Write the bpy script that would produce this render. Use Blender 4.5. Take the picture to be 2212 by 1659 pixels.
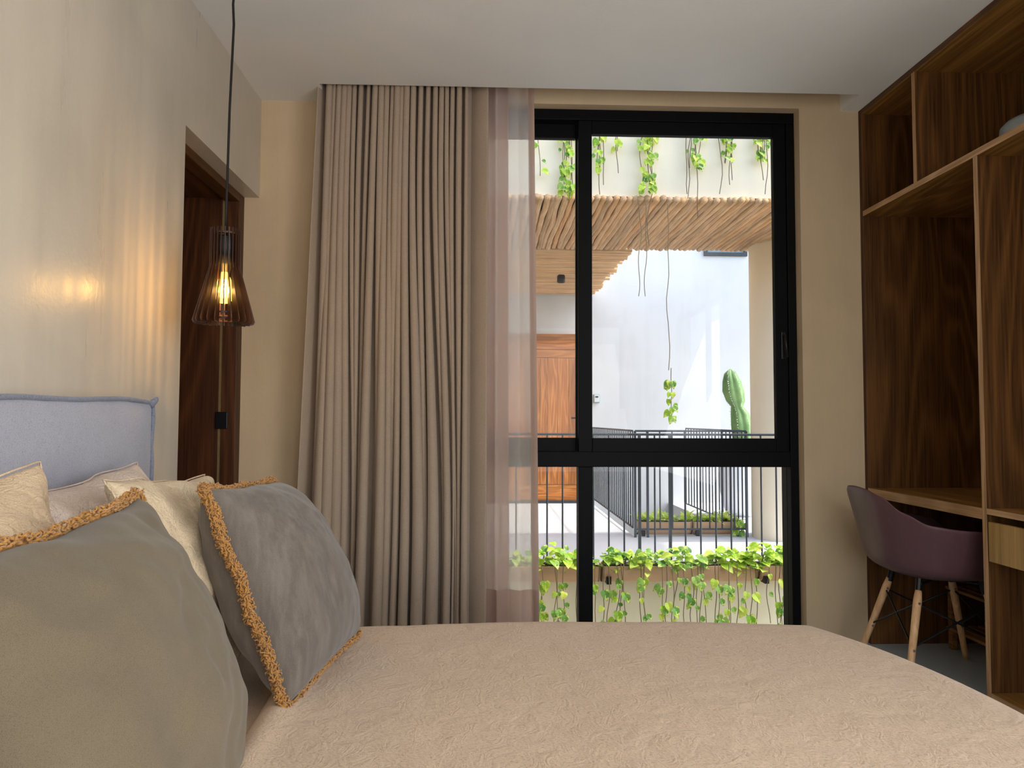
import bpy, bmesh, math, random
from mathutils import Vector, Matrix, noise
random.seed(7)
for o in list(bpy.data.objects): bpy.data.objects.remove(o)
SC = bpy.context.scene
COL = SC.collection
# ---------------------------------------------------------------- camera
FPX, W, H = 1600.0, 2212, 1659
CAM = Vector((0, 0, 1.085))
yaw, pitch, roll = (math.radians(a) for a in (2.12, 2.72, -0.19))
fw = Vector((math.sin(yaw)*math.cos(pitch), math.cos(yaw)*math.cos(pitch), math.sin(pitch)))
r0 = Vector((math.cos(yaw), -math.sin(yaw), 0)); d0 = fw.cross(r0)
rt = r0*math.cos(roll) + d0*math.sin(roll); dn = -r0*math.sin(roll) + d0*math.cos(roll)
cd = bpy.data.cameras.new('camera'); cam = bpy.data.objects.new('camera', cd); COL.objects.link(cam)
cam.matrix_world = Matrix(((rt.x, -dn.x, -fw.x, CAM.x), (rt.y, -dn.y, -fw.y, CAM.y), (rt.z, -dn.z, -fw.z, CAM.z), (0, 0, 0, 1)))
cd.sensor_width = 36; cd.lens = FPX/W*36; cd.clip_start = 0.02
SC.camera = cam
def ray(u, v): return rt*((u-W/2)/FPX) + dn*((v-H/2)/FPX) + fw
def aty(u, v, y): r = ray(u, v); return CAM + r*(y/r.y)
def atx(u, v, x): r = ray(u, v); return CAM + r*(x/r.x)
def atz(u, v, z): r = ray(u, v); return CAM + r*((z-CAM.z)/r.z)
# ---------------------------------------------------------------- world, sun, daylight, exposure
SC.view_settings.view_transform = 'Standard'; SC.view_settings.look = 'None'
SC.view_settings.gamma = 1; SC.view_settings.use_curve_mapping = False
SC.view_settings.exposure = 0.36
wd = bpy.data.worlds.new('sky'); SC.world = wd; wd.use_nodes = True
wn = wd.node_tree; wn.nodes.clear()
sk = wn.nodes.new('ShaderNodeTexSky'); sk.sky_type = 'NISHITA'; sk.sun_disc = False
sk.sun_elevation = math.radians(48); sk.sun_rotation = math.radians(100); sk.air_density = 1.0; sk.dust_density = 2.5
bgn = wn.nodes.new('ShaderNodeBackground'); bgn.inputs[1].default_value = 0.47
wo = wn.nodes.new('ShaderNodeOutputWorld')
wn.links.new(sk.outputs[0], bgn.inputs[0]); wn.links.new(bgn.outputs[0], wo.inputs[0])
def light(name, typ, energy, color, loc, direction, **kw):
    l = bpy.data.lights.new(name, typ); l.energy = energy; l.color = color
    for k, v in kw.items(): setattr(l, k, v)
    o = bpy.data.objects.new(name, l); COL.objects.link(o); o.location = loc
    if direction is not None: o.rotation_euler = Vector(direction).to_track_quat('-Z', 'Y').to_euler()
    return o
light('sun', 'SUN', 2.6, (1, 0.95, 0.87), (8, 4, 9), (-0.50, 0.012, -0.86), angle=math.radians(2))
# area lamps as daylight: an added side fill, and one at the rear window
light('side_fill_lamp', 'AREA', 74, (0.97, 0.98, 1.0), (2.52, -0.75, 1.4), (-1, 0.0, 0.40), shape='RECTANGLE', size=2.6, size_y=2.0)
light('rear_window_daylight', 'AREA', 40, (0.97, 0.98, 1.0), (0.6, -2.66, 1.3), (0, 1, 0.75), shape='RECTANGLE', size=2.6, size_y=2.2)
# ---------------------------------------------------------------- key measures (metres)
XL, XW, YW, ZC = -1.1015, 1.882, 3.61, 2.645
# ---------------------------------------------------------------- materials
class NT:
    def __init__(s, name, rough=0.6, spec=0.4, sheen=0):
        s.m = bpy.data.materials.new(name); s.m.use_nodes = True; s.t = s.m.node_tree
        s.b = s.t.nodes['Principled BSDF']; s.b.inputs['Roughness'].default_value = rough
        s.b.inputs['Specular IOR Level'].default_value = spec
        if sheen: s.b.inputs['Sheen Weight'].default_value = sheen
        s.co = None
    def n(s, typ, **kw):
        nd = s.t.nodes.new('ShaderNode'+typ)
        for k, v in kw.items():
            if isinstance(k, str) and k.startswith('i_'): nd.inputs[k[2:].replace('_', ' ')].default_value = v
            else: setattr(nd, k, v)
        return nd
    def l(s, a, b): s.t.links.new(a, b)
    def coords(s, scale=(1, 1, 1), gen='Object'):
        tc = s.n('TexCoord'); mp = s.n('Mapping'); mp.inputs['Scale'].default_value = scale
        s.l(tc.outputs[gen], mp.inputs['Vector']); return mp.outputs[0]
    def noise(s, vec, scale=5, detail=4, rough=0.55, dist=0):
        nd = s.n('TexNoise'); nd.inputs['Scale'].default_value = scale; nd.inputs['Detail'].default_value = detail
        nd.inputs['Roughness'].default_value = rough; nd.inputs['Distortion'].default_value = dist
        s.l(vec, nd.inputs['Vector']); return nd.outputs['Fac']
    def ramp(s, fac, stops):
        r = s.n('ValToRGB'); e = r.color_ramp.elements
        while len(e) < len(stops): e.new(0.5)
        for el, (p, c) in zip(e, stops): el.position = p; el.color = (*c, 1)
        s.l(fac, r.inputs[0]); return r.outputs[0]
    def mix(s, fac, a, b, typ='MIX'):
        x = s.n('Mix', data_type='RGBA', blend_type=typ)
        for v, i in ((fac, 0), (a, 6), (b, 7)):
            if hasattr(v, 'is_linked'): s.l(v, x.inputs[i])
            else: x.inputs[i].default_value = v if not isinstance(v, tuple) else (*v, 1)
        return x.outputs[2]
    def math(s, op, a, b=0.0):
        x = s.n('Math', operation=op)
        for v, i in ((a, 0), (b, 1)):
            if hasattr(v, 'is_linked'): s.l(v, x.inputs[i])
            else: x.inputs[i].default_value = v
        return x.outputs[0]
    def col(s, c):
        if isinstance(c, tuple): s.b.inputs['Base Color'].default_value = (*c, 1)
        else: s.l(c, s.b.inputs['Base Color'])
    def bump(s, fac, strength=0.3, dist=0.01):
        b = s.n('Bump'); b.inputs['Strength'].default_value = strength; b.inputs['Distance'].default_value = dist
        s.l(fac, b.inputs['Height']); s.l(b.outputs[0], s.b.inputs['Normal'])
def lin(r, g, b):
    f = lambda c: (c/255/12.92) if c <= 10 else ((c/255+0.055)/1.055)**2.4
    return (f(r), f(g), f(b))
def sc(c, k): return tuple(min(1, x*k) for x in c)
M = {}
def plain(name, c, rough=0.5, spec=0.4, metal=0):
    t = NT(name, rough, spec); v = t.coords((1, 1, 1)); nz = t.noise(v, 30, 3)
    t.col(t.ramp(nz, [(0.3, sc(c, 0.93)), (0.7, sc(c, 1.05))])); t.b.inputs['Metallic'].default_value = metal
    M[name] = t.m; return t.m
def plaster(name, c, rough, var=0.12, spec=0.4, streak=True):
    t = NT(name, rough, spec)
    a = t.noise(t.coords((1, 1, 1)), 1.6, 6, 0.6, 0.4); b = t.noise(t.coords((9, 9, 0.9) if streak else (2, 2, 2)), 1.0, 5, 0.6)
    f = t.math('ADD', t.math('MULTIPLY', a, 0.6), t.math('MULTIPLY', b, 0.4))
    t.col(t.ramp(f, [(0.35, sc(c, 1-var)), (0.5, c), (0.66, sc(c, 1+var*0.7))]))
    rr = t.n('MapRange'); rr.inputs['From Min'].default_value = 0.3; rr.inputs['From Max'].default_value = 0.7
    rr.inputs['To Min'].default_value = rough*0.75; rr.inputs['To Max'].default_value = min(1, rough*1.3)
    t.l(b, rr.inputs['Value']); t.l(rr.outputs[0], t.b.inputs['Roughness'])
    fine = t.noise(t.coords((1, 1, 1)), 60, 4); t.bump(t.math('ADD', fine, t.math('MULTIPLY', b, 1.5)), 0.06, 0.01)
    M[name] = t.m; return t.m
def wood(name, c1, c2, axis=2, freq=7.0, rough=0.45, lines=26, spec=0.35, rnd=False, ringw=0.22):
    t = NT(name, rough, spec)
    s1 = [freq]*3; s1[axis] = freq*0.12; s2 = [120]*3; s2[axis] = 3.0
    v = t.coords(tuple(s1)); 
    if rnd:
        oi = t.n('ObjectInfo'); ad = t.n('VectorMath', operation='ADD'); t.l(v, ad.inputs[0])
        cb = t.n('CombineXYZ'); m = t.math('MULTIPLY', oi.outputs['Random'], 40)
        for i in range(3): t.l(m, cb.inputs[i])
        t.l(cb.outputs[0], ad.inputs[1]); v = ad.outputs[0]
    a = t.noise(v, 0.5, 2, 0.45, 0.3)
    rings = t.math('SINE', t.math('MULTIPLY', a, lines*2.2))
    rings = t.math('POWER', t.math('ADD', t.math('MULTIPLY', rings, 0.5), 0.5), 2.5)
    fib = t.noise(t.coords(tuple(s2)), 1, 3, 0.6)
    f = t.math('ADD', t.math('MULTIPLY', rings, ringw), t.math('MULTIPLY', fib, 1-ringw))
    colr = t.ramp(f, [(0.22, c1), (0.75, c2)])
    if rnd: colr = t.mix(1.0, colr, t.ramp(oi.outputs['Random'], [(0, (0.72, 0.70, 0.68)), (0.5, (1, 1, 1)), (1, (1.0, 0.86, 0.72))]), 'MULTIPLY')
    t.col(colr); t.bump(f, 0.12, 0.003); M[name] = t.m; return t.m
def fabric(name, c, rough=0.9, weave=900, bump=0.25, iso=False, crease=0.0, sheen=0.15, var=0.08, cscale=9, mottle=None):
    t = NT(name, rough, 0.15, sheen); v = t.coords((1, 1, 1))
    w1 = t.noise(t.coords((weave, weave, weave*0.25)), 1, 1); w2 = t.noise(t.coords((weave*0.25, weave*0.4, weave)), 1, 1)
    if iso: w1 = t.noise(t.coords((weave,)*3), 1, 2); w2 = w1
    w = t.math('ADD', w1, w2); big = t.noise(v, 7, 5, 0.6)
    base = t.ramp(big, [(0.3, sc(c, 1-var)), (0.7, sc(c, 1+var))])
    if mottle: base = t.mix(t.ramp(t.noise(t.coords(mottle), 1, 5, 0.65), [(0.4, (0, 0, 0)), (0.8, (0.9, 0.9, 0.9))]), base, sc(c, 1.7))
    wf = t.ramp(w, [(0.7, (0.72, 0.72, 0.72)), (1.25, (1.12, 1.12, 1.12))]); t.col(t.mix(1.0, base, wf, 'MULTIPLY'))
    if crease:
        c1 = t.noise(t.coords((cscale, cscale*1.0, cscale)), 1.0, 3, 0.5, 1.2); c2 = t.noise(t.coords((cscale*2.6, cscale*1.5, cscale*2.4)), 1.0, 2.5, 0.5, 2.2)
        rg = t.math('ABSOLUTE', t.math('SUBTRACT', c2, 0.5))
        hgt = t.math('ADD', t.math('MULTIPLY', c1, 1.2*crease), t.math('MULTIPLY', rg, 0.9*crease))
        hgt = t.math('ADD', hgt, t.math('MULTIPLY', w, 0.012)); t.bump(hgt, bump, 0.03)
    else: t.bump(w, bump, 0.0015)
    M[name] = t.m; return t.m
plaster('stucco', lin(200, 189, 172), 0.34, 0.12, 0.5)
plaster('stucco_matte', lin(206, 182, 148), 0.6, 0.10, 0.3)
plaster('ceiling_paint', lin(236, 234, 228), 0.75, 0.03, 0.2, streak=False)
plaster('concrete_floor', lin(176, 184, 188), 0.42, 0.05, 0.4, streak=False)
plaster('cream_render', lin(238, 226, 198), 0.8, 0.06, 0.2)
plaster('white_render', lin(210, 212, 213), 0.8, 0.06, 0.2)
plaster('column_render', lin(238, 224, 200), 0.8, 0.05, 0.2)
plaster('walkway_concrete', lin(206, 208, 211), 0.6, 0.06, 0.3, streak=False)
plaster('terracotta', lin(196, 158, 122), 0.75, 0.12, 0.2)
plaster('pot_glaze', lin(232, 236, 244), 0.5, 0.06, 0.3, streak=False)
wood('oak_panel', lin(56, 33, 13), lin(122, 80, 38), 2, 5.0, 0.45, 60)
wood('oak_shelf', lin(104, 68, 26), lin(176, 128, 66), 1, 5.0, 0.45, 50)
wood('oak_edge', lin(150, 112, 74), lin(206, 166, 122), 2, 12)
wood('oak_edge_y', lin(150, 112, 74), lin(206, 166, 122), 1, 12)
wood('oak_drawer', lin(146, 112, 60), lin(190, 152, 92), 2)
wood('door_wood', lin(48, 22, 8), lin(96, 54, 24), 2, 5, 0.5, 50)
wood('door_wood_y', lin(60, 34, 14), lin(110, 70, 32), 1)
wood('beech', lin(206, 156, 108), lin(238, 196, 150), 2, 20)
wood('rack_wood', lin(110, 74, 40), lin(166, 122, 76), 1, 20)
wood('walnut_slat', lin(44, 24, 15), lin(92, 56, 36), 2, 20, 0.4)
wood('pole_y', lin(176, 138, 100), lin(240, 204, 160), 1, 16, 0.8, 14, 0.2, True, 0.1)
wood('pole_x', lin(180, 138, 96), lin(240, 204, 158), 0, 16, 0.8, 14, 0.2, True, 0.1)
wood('plank', lin(150, 84, 36), lin(220, 150, 86), 2, 14, 0.5, 20, 0.3, True)
wood('plank_x', lin(150, 90, 40), lin(216, 150, 84), 0, 14, 0.5, 20, 0.3, True)
fabric('drape_cloth', lin(162, 143, 124), 0.85, 1200, 0.12, False, 0, 0.2, 0.03)
fabric('headboard_cloth', lin(160, 160, 170), 0.9, 900, 0.5, False, 0, 0.2, 0.06)
fabric('duvet_linen', lin(196, 172, 147), 0.9, 800, 0.28, False, 0.45, 0.1, 0.03, 10)
fabric('sheet_linen', lin(200, 178, 154), 0.9, 800, 0.4, False, 0.4, 0.1, 0.03, 10)
fabric('pillow_beige', lin(200, 174, 142), 0.9, 800, 0.5, False, 0.8, 0.1, 0.04, 11)
fabric('pillow_rose', lin(196, 178, 164), 0.9, 800, 0.5, False, 0.8, 0.1, 0.04, 11)
fabric('pillow_cream', lin(198, 178, 148), 0.9, 800, 0.5, False, 0.7, 0.1, 0.04, 10)
fabric('velvet_olive', lin(100, 89, 71), 0.9, 1500, 0.10, True, 0, 0.15, 0.07)
fabric('velvet_grey', lin(96, 88, 80), 0.9, 1500, 0.10, True, 0, 0.2, 0.1, mottle=(40, 40, 7))
fabric('fringe_yarn', lin(166, 118, 58), 0.95, 600, 0.2, False, 0, 0.3, 0.12)
fabric('piping_cloth', lin(120, 124, 138), 0.9, 420, 0.4, False, 0, 0.2, 0.06)
plain('black_metal', lin(20, 20, 24), 0.35); plain('black_alu', lin(9, 9, 11), 0.55, 0.12); plain('rail_metal', lin(58, 64, 70), 0.5)
plain('cord_black', lin(12, 12, 12), 0.6); plain('socket_black', lin(14, 12, 11), 0.5); plain('steel', lin(190, 190, 190), 0.3, 0.5, 1)
plain('slot_gap', lin(128, 104, 66), 0.6); plain('plastic_plum', lin(96, 66, 70), 0.38); plain('grey_ceramic', lin(150, 158, 160), 0.4)
plain('keybox_grey', lin(130, 146, 152), 0.4); plain('keybox_light', lin(206, 214, 216), 0.4); plain('vine_stem', lin(122, 108, 74), 0.8)
plain('vine_dry', lin(104, 88, 72), 0.85); plain('soil', lin(60, 46, 36), 0.95); plain('white_paint', lin(232, 230, 226), 0.5); plain('brass', lin(180, 140, 80), 0.35, 0.5, 1)
def glass_mat(name, tint=(1, 1, 1), ior=1.45):
    t = NT(name); n = t.t; n.nodes.remove(t.b)
    out = n.nodes['Material Output']; tr = t.n('BsdfTransparent'); tr.inputs[0].default_value = (*tint, 1)
    gl = t.n('BsdfGlossy'); gl.inputs['Roughness'].default_value = 0.0
    fr = t.n('Fresnel'); fr.inputs[0].default_value = ior; mx = t.n('MixShader')
    t.l(fr.outputs[0], mx.inputs[0]); t.l(tr.outputs[0], mx.inputs[1]); t.l(gl.outputs[0], mx.inputs[2]); t.l(mx.outputs[0], out.inputs[0])
    M[name] = t.m
glass_mat('window_glass', (0.98, 0.99, 0.985), 1.25); glass_mat('dark_glass', (0.3, 0.4, 0.55), 1.9)
def sheer_mat(name, c, transp, transl):
    t = NT(name, 0.9, 0.1); v = t.coords((700, 700, 60)); w = t.noise(v, 1, 2); n = t.t
    out = n.nodes['Material Output']; t.col(t.ramp(w, [(0.35, sc(c, 0.9)), (0.65, c)]))
    tl = t.n('BsdfTranslucent'); tl.inputs[0].default_value = (*c, 1); tr = t.n('BsdfTransparent')
    m1 = t.n('MixShader'); m1.inputs[0].default_value = transl; t.l(t.b.outputs[0], m1.inputs[1]); t.l(tl.outputs[0], m1.inputs[2])
    m2 = t.n('MixShader'); m2.inputs[0].default_value = transp; t.l(m1.outputs[0], m2.inputs[1]); t.l(tr.outputs[0], m2.inputs[2]); t.l(m2.outputs[0], out.inputs[0])
    M[name] = t.m
sheer_mat('sheer_cloth', lin(254, 248, 244), 0.36, 0.85); sheer_mat('sheer_hem', lin(206, 178, 164), 0.10, 0.4)
def leaf_mat(name, c1, c2, c3):
    t = NT(name, 0.45, 0.35); oi = t.n('ObjectInfo'); n = t.t; out = n.nodes['Material Output']
    base = t.ramp(oi.outputs['Random'], [(0, c1), (0.5, c2), (1, c3)])
    sp = t.noise(t.coords((30, 30, 30)), 1, 3, 0.6, 1.0); cc = t.mix(t.ramp(sp, [(0.52, (0, 0, 0)), (0.62, (1, 1, 1))]), base, lin(226, 232, 120)); t.col(cc)
    tl = t.n('BsdfTranslucent'); t.l(cc, tl.inputs[0]); mx = t.n('MixShader'); mx.inputs[0].default_value = 0.4
    t.l(t.b.outputs[0], mx.inputs[1]); t.l(tl.outputs[0], mx.inputs[2]); t.l(mx.outputs[0], out.inputs[0]); M[name] = t.m
leaf_mat('leaf_bright', lin(120, 168, 40), lin(170, 206, 60), lin(206, 222, 96)); leaf_mat('leaf_green', lin(74, 130, 56), lin(108, 158, 66), lin(150, 190, 90))
leaf_mat('leaf_far', lin(170, 206, 70), lin(206, 226, 96), lin(226, 236, 140))
def cactus_mat():
    t = NT('cactus_skin', 0.5, 0.3); f = t.noise(t.coords((6, 6, 6)), 1, 4); t.col(t.ramp(f, [(0.3, lin(92, 130, 78)), (0.7, lin(136, 170, 112))])); M['cactus_skin'] = t.m
cactus_mat()
def emit(name, c, strength):
    t = NT(name); n = t.t; n.nodes.remove(t.b); e = t.n('Emission'); e.inputs[0].default_value = (*c, 1); e.inputs[1].default_value = strength
    t.l(e.outputs[0], n.nodes['Material Output'].inputs[0]); M[name] = t.m
emit('filament', (1.0, 0.62, 0.22), 60)
def amber():
    t = NT('amber_bulb'); n = t.t; n.nodes.remove(t.b); tr = t.n('BsdfTransparent'); tr.inputs[0].default_value = (1, 0.86, 0.5, 1)
    e = t.n('Emission'); e.inputs[0].default_value = (1, 0.55, 0.12, 1); e.inputs[1].default_value = 5.0
    mx = t.n('MixShader'); mx.inputs[0].default_value = 0.35; t.l(tr.outputs[0], mx.inputs[1]); t.l(e.outputs[0], mx.inputs[2]); t.l(mx.outputs[0], n.nodes['Material Output'].inputs[0]); M['amber_bulb'] = t.m
amber()
# ---------------------------------------------------------------- mesh helpers
class MB:
    def __init__(s): s.v = []; s.f = []
    def box(s, a, b):
        i = len(s.v); x0, y0, z0 = a; x1, y1, z1 = b
        if x0 > x1: x0, x1 = x1, x0
        if y0 > y1: y0, y1 = y1, y0
        if z0 > z1: z0, z1 = z1, z0
        s.v += [(x0,y0,z0),(x1,y0,z0),(x1,y1,z0),(x0,y1,z0),(x0,y0,z1),(x1,y0,z1),(x1,y1,z1),(x0,y1,z1)]
        s.f += [tuple(i+k for k in q) for q in ((0,3,2,1),(4,5,6,7),(0,1,5,4),(1,2,6,5),(2,3,7,6),(3,0,4,7))]; return s
    def tube(s, pts, r, n=8, caps=True):
        pts = [Vector(p) for p in pts]; rr = r if hasattr(r, '__len__') else [r]*len(pts); base = len(s.v); ref = None
        for k, p in enumerate(pts):
            d = (pts[min(k+1, len(pts)-1)] - pts[max(k-1, 0)]).normalized()
            if ref is None: ref = d.orthogonal().normalized()
            a = (ref - d*ref.dot(d)); a = a.normalized() if a.length > 1e-6 else d.orthogonal().normalized(); ref = a; b = d.cross(a)
            for j in range(n):
                t = 2*math.pi*j/n; s.v.append(tuple(p + (a*math.cos(t) + b*math.sin(t))*rr[k]))
        for k in range(len(pts)-1):
            for j in range(n):
                j2 = (j+1) % n; s.f.append((base+k*n+j, base+k*n+j2, base+(k+1)*n+j2, base+(k+1)*n+j))
        if caps:
            s.f.append(tuple(base+j for j in reversed(range(n)))); e = base+(len(pts)-1)*n; s.f.append(tuple(e+j for j in range(n)))
        return s
    def lathe(s, prof, c=(0, 0, 0), n=32, a0=0, a1=2*math.pi):
        base = len(s.v); full = abs(a1-a0-2*math.pi) < 1e-6; m = n if full else n+1
        for r, z in prof:
            for j in range(m):
                t = a0+(a1-a0)*j/n; s.v.append((c[0]+r*math.cos(t), c[1]+r*math.sin(t), c[2]+z))
        for k in range(len(prof)-1):
            for j in range(n):
                j2 = (j+1) % m; s.f.append((base+k*m+j, base+k*m+j2, base+(k+1)*m+j2, base+(k+1)*m+j))
        return s
    def prism(s, poly, d):
        i = len(s.v); n = len(poly); d = Vector(d)
        s.v += [tuple(p) for p in poly] + [tuple(Vector(p)+d) for p in poly]
        s.f += [tuple(i+k for k in reversed(range(n))), tuple(i+n+k for k in range(n))] + [(i+k, i+(k+1) % n, i+n+(k+1) % n, i+n+k) for k in range(n)]; return s
    def mesh(s, name):
        me = bpy.data.meshes.new(name); me.from_pydata(s.v, [], s.f); me.update()
        bm = bmesh.new(); bm.from_mesh(me); bmesh.ops.recalc_face_normals(bm, faces=bm.faces); bm.to_mesh(me); bm.free(); return me
def link(name, me, mat=None, parent=None, smooth=False, bevel=0, world=True):
    if mat and not me.materials: me.materials.append(M[mat])
    if smooth:
        for p in me.polygons: p.use_smooth = True
    o = bpy.data.objects.new(name, me); COL.objects.link(o)
    if parent:
        o.parent = parent
        if world: o.matrix_parent_inverse = parent_world(parent).inverted()
    if bevel:
        b = o.modifiers.new('bevel', 'BEVEL'); b.width = bevel; b.segments = 2; b.limit_method = 'ANGLE'
    return o
def parent_world(p):
    m = p.matrix_basis.copy()
    while p.parent: m = p.parent.matrix_basis @ p.matrix_parent_inverse @ m; p = p.parent
    return m
def obj(name, mb, mat, parent=None, smooth=False, bevel=0, world=True): return link(name, mb.mesh(name), mat, parent, smooth, bevel, world)
def tag(o, label, cat, group=None, kind=None):
    o['label'] = label; o['category'] = cat
    if group: o['group'] = group
    if kind: o['kind'] = kind
    return o
def thing(name, label, cat, loc=(0, 0, 0), rz=0, group=None, kind=None):
    o = bpy.data.objects.new(name, None); COL.objects.link(o); o.location = loc; o.rotation_euler = (0, 0, rz); o.empty_display_size = 0.1
    return tag(o, label, cat, group, kind)
def B(name, a, b, mat, parent=None, bevel=0): return obj(name, MB().box(a, b), mat, parent, False, bevel)
def S(name, mb, mat, label, cat='wall'): return tag(obj(name, mb, mat), label, cat, kind='structure')
def interp(tab, x):
    for (a, p), (b, q) in zip(tab, tab[1:]):
        if x <= b: t = (x-a)/(b-a); t = t*t*(3-2*t); return p+(q-p)*t
    return tab[-1][1]
# ================================================================ THE ROOM
XR = 2.46; YB = -2.6; NY0 = 2.715; NZ = 2.16; SLX0, SLX1, SLY = -0.777, 1.79, 3.417
S('floor', MB().box((-2.3, YB-0.2, -0.25), (XR+0.2, YW+0.2, 0)), 'concrete_floor', 'polished grey concrete floor of the bedroom', 'floor')
m = MB().box((-2.3, YB-0.2, ZC), (XR+0.2, SLY, ZC+0.35)).box((-2.3, SLY, ZC), (SLX0, YW, ZC+0.35)).box((SLX1, SLY, ZC), (XR+0.2, YW, ZC+0.35)).box((SLX0, SLY, ZC+0.2), (SLX1, YW, ZC+0.35))
S('ceiling', m, 'ceiling_paint', 'smooth white bedroom ceiling with a curtain slot', 'ceiling')
m = MB().box((-1.40, YB, 0), (XL, NY0, ZC)).box((-1.40, NY0, NZ), (XL, YW, ZC))
S('wall_left', m, 'stucco', 'polished beige stucco wall behind the headboard')
OX0, OX1, OZ1 = -0.70, 1.577, 2.655
m = MB().box((-2.3, YW, -0.25), (OX0, YW+0.2, 3.3)).box((OX1, YW, -0.25), (XR+0.2, YW+0.2, 3.3)).box((OX0, YW, OZ1), (OX1, YW+0.2, 3.3)).box((OX0, YW, -0.25), (OX1, YW+0.2, 0.0))
S('wall_window', m, 'stucco_matte', 'warm beige stucco wall around the tall window')
# walls behind the photographer; the side opening is added for the fill lamp
m = MB().box((-1.4, YB-0.2, 0), (-0.7, YB, ZC)).box((1.9, YB-0.2, 0), (XR+0.2, YB, ZC)).box((-0.7, YB-0.2, 2.4), (1.9, YB, ZC)).box((-0.7, YB-0.2, 0), (1.9, YB, 0.2))
S('wall_back', m, 'stucco', 'stucco wall with window behind the photographer')
m = MB().box((XR, YB, 0), (XR+0.2, -2.05, ZC)).box((XR, 0.55, 0), (XR+0.2, YW, ZC)).box((XR, -2.05, 2.4), (XR+0.2, 0.55, ZC)).box((XR, -2.05, 0), (XR+0.2, 0.55, 0.4))
S('wall_right', m, 'stucco', 'stucco wall behind the wardrobe')
def frame_ring(parent, axis, c, a0, a1, z0, z1, t=0.06):
    for p, q in (((a0, z0), (a0+t, z1)), ((a1-t, z0), (a1, z1)), ((a0, z0), (a1, z0+t)), ((a0, z1-t), (a1, z1)), (((a0+a1)/2-t/2, z0), ((a0+a1)/2+t/2, z1))):
        if axis == 'y': B('frame', (p[0], c, p[1]), (q[0], c+0.05, q[1]), 'black_alu', parent)
        else: B('frame', (c, p[0], p[1]), (c+0.05, q[0], q[1]), 'black_alu', parent)
w = thing('window_2', 'black framed window behind the photographer', 'window', (0.6, YB, 0.2), kind='structure'); frame_ring(w, 'y', YB-0.06, -0.7, 1.9, 0.2, 2.4)
w = thing('added_side_window', 'added black framed side window, out of view, for the fill lamp', 'window', (XR, -0.75, 0.4), kind='structure'); frame_ring(w, 'x', XR+0.01, -2.05, 0.55, 0.4, 2.4)  # unseen window put in to throw side light onto the left wall
# ---- doorway recess with dark wood lining
d = thing('door_1', 'dark wood lined doorway with black lock plate beside the bed', 'doorway', (-1.2, 3.15, 0), kind='structure')
FX0, FX1 = -1.174, -1.24
B('jamb', (FX1, 3.54, 0), (FX0, YW, NZ), 'door_wood', d, 0.002); B('jamb', (FX1, NY0, 0), (FX0, NY0+0.05, NZ), 'door_wood', d, 0.002)
B('head', (FX1, NY0+0.05, 2.12), (FX0, 3.54, NZ), 'door_wood_y', d, 0.002)
B('lining', (FX1-0.016, 3.548, 0), (FX1, YW, NZ), 'slot_gap', d)
B('door_leaf', (-2.2, 3.55, 0), (FX1-0.016, YW, 2.14), 'door_wood', d, 0.002)
B('lining', (-2.2, NY0, 2.138), (FX1, 3.55, NZ), 'door_wood_y', d)
B('lock_plate', (-1.264, 3.533, 1.035), (-1.208, 3.56, 1.115), 'black_metal', d, 0.003)
S('wall_passage', MB().box((-2.3, NY0-0.12, 0), (-1.40, NY0, ZC)).box((-2.3, NY0, 0), (-2.2, YW, ZC)).box((-2.2, NY0, NZ), (-1.40, YW, ZC)), 'stucco_matte', 'plaster walls of the dark passage beyond the doorway')
# ================================================================ THE WINDOW
win = thing('window_1', 'tall black aluminium window with four panes looking onto the courtyard', 'window', (0.4, YW+0.08, 0), kind='structure')
YF = YW+0.06
def X(u, v=640): return aty(u, v, YF).x
def Z(v, u=1480): return aty(u, v, YF).z
fx0, fx1 = OX0+0.02, X(1731, 1342); ztop = Z(240); ztr1, ztr0 = Z(976), Z(1009); xm0, xm1 = X(1250), X(1280)
def fr(name, x0, x1, z0, z1, dy0=0, dy1=0.07, par=win): return B(name, (x0, YF+dy0, z0), (x1, YF+dy1, z1), 'black_alu', par, 0.003)
fr('frame_head', fx0, fx1, ztop-0.055, ztop+0.01, 0, 0.12); fr('frame_sill', fx0, fx1, 0.0, 0.03, 0, 0.12)
fr('frame_jamb', fx0, fx0+0.06, 0.03, ztop-0.055, 0, 0.12); fr('frame_jamb', X(1703), fx1, 0.03, ztop-0.055, 0, 0.12)
fr('transom', fx0+0.06, X(1703), ztr0, ztr1, 0.0, 0.12); fr('mullion', xm0, xm1, 0.03, ztr0, 0.005, 0.1)
def pane(par, x0, x1, z0, z1, dy): B('glass_pane', (x0, YF+dy, z0), (x1, YF+dy+0.006, z1), 'window_glass', par)
pane(win, fx0+0.06, xm0, 0.03, ztr0, 0.05); pane(win, xm1, X(1703), 0.03, ztr0, 0.05)
def sash(name, x0, x1, xi0, xi1, z0, z1, zi0, zi1, dy):
    s = bpy.data.objects.new(name, None); COL.objects.link(s); s.parent = win; s.matrix_parent_inverse = win.matrix_basis.inverted(); s.location = (x0, YF, z0)
    fr('stile', x0, xi0, z0, z1, dy, dy+0.035, s); fr('stile', xi1, x1, z0, z1, dy, dy+0.035, s)
    fr('rail', xi0, xi1, z0, zi0, dy, dy+0.035, s); fr('rail', xi0, xi1, zi1, z1, dy, dy+0.035, s)
    pane(s, xi0, xi1, zi0, zi1, dy+0.014); return s
sr = sash('sliding_sash', xm0, X(1703), xm1, X(1676), ztr1-0.005, ztop-0.05, Z(947), Z(291), 0.012)
sash('sliding_sash', fx0+0.05, xm0+0.012, fx0+0.11, xm0-0.006, ztr1-0.004, ztop-0.052, Z(947), Z(293), 0.062)
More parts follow.
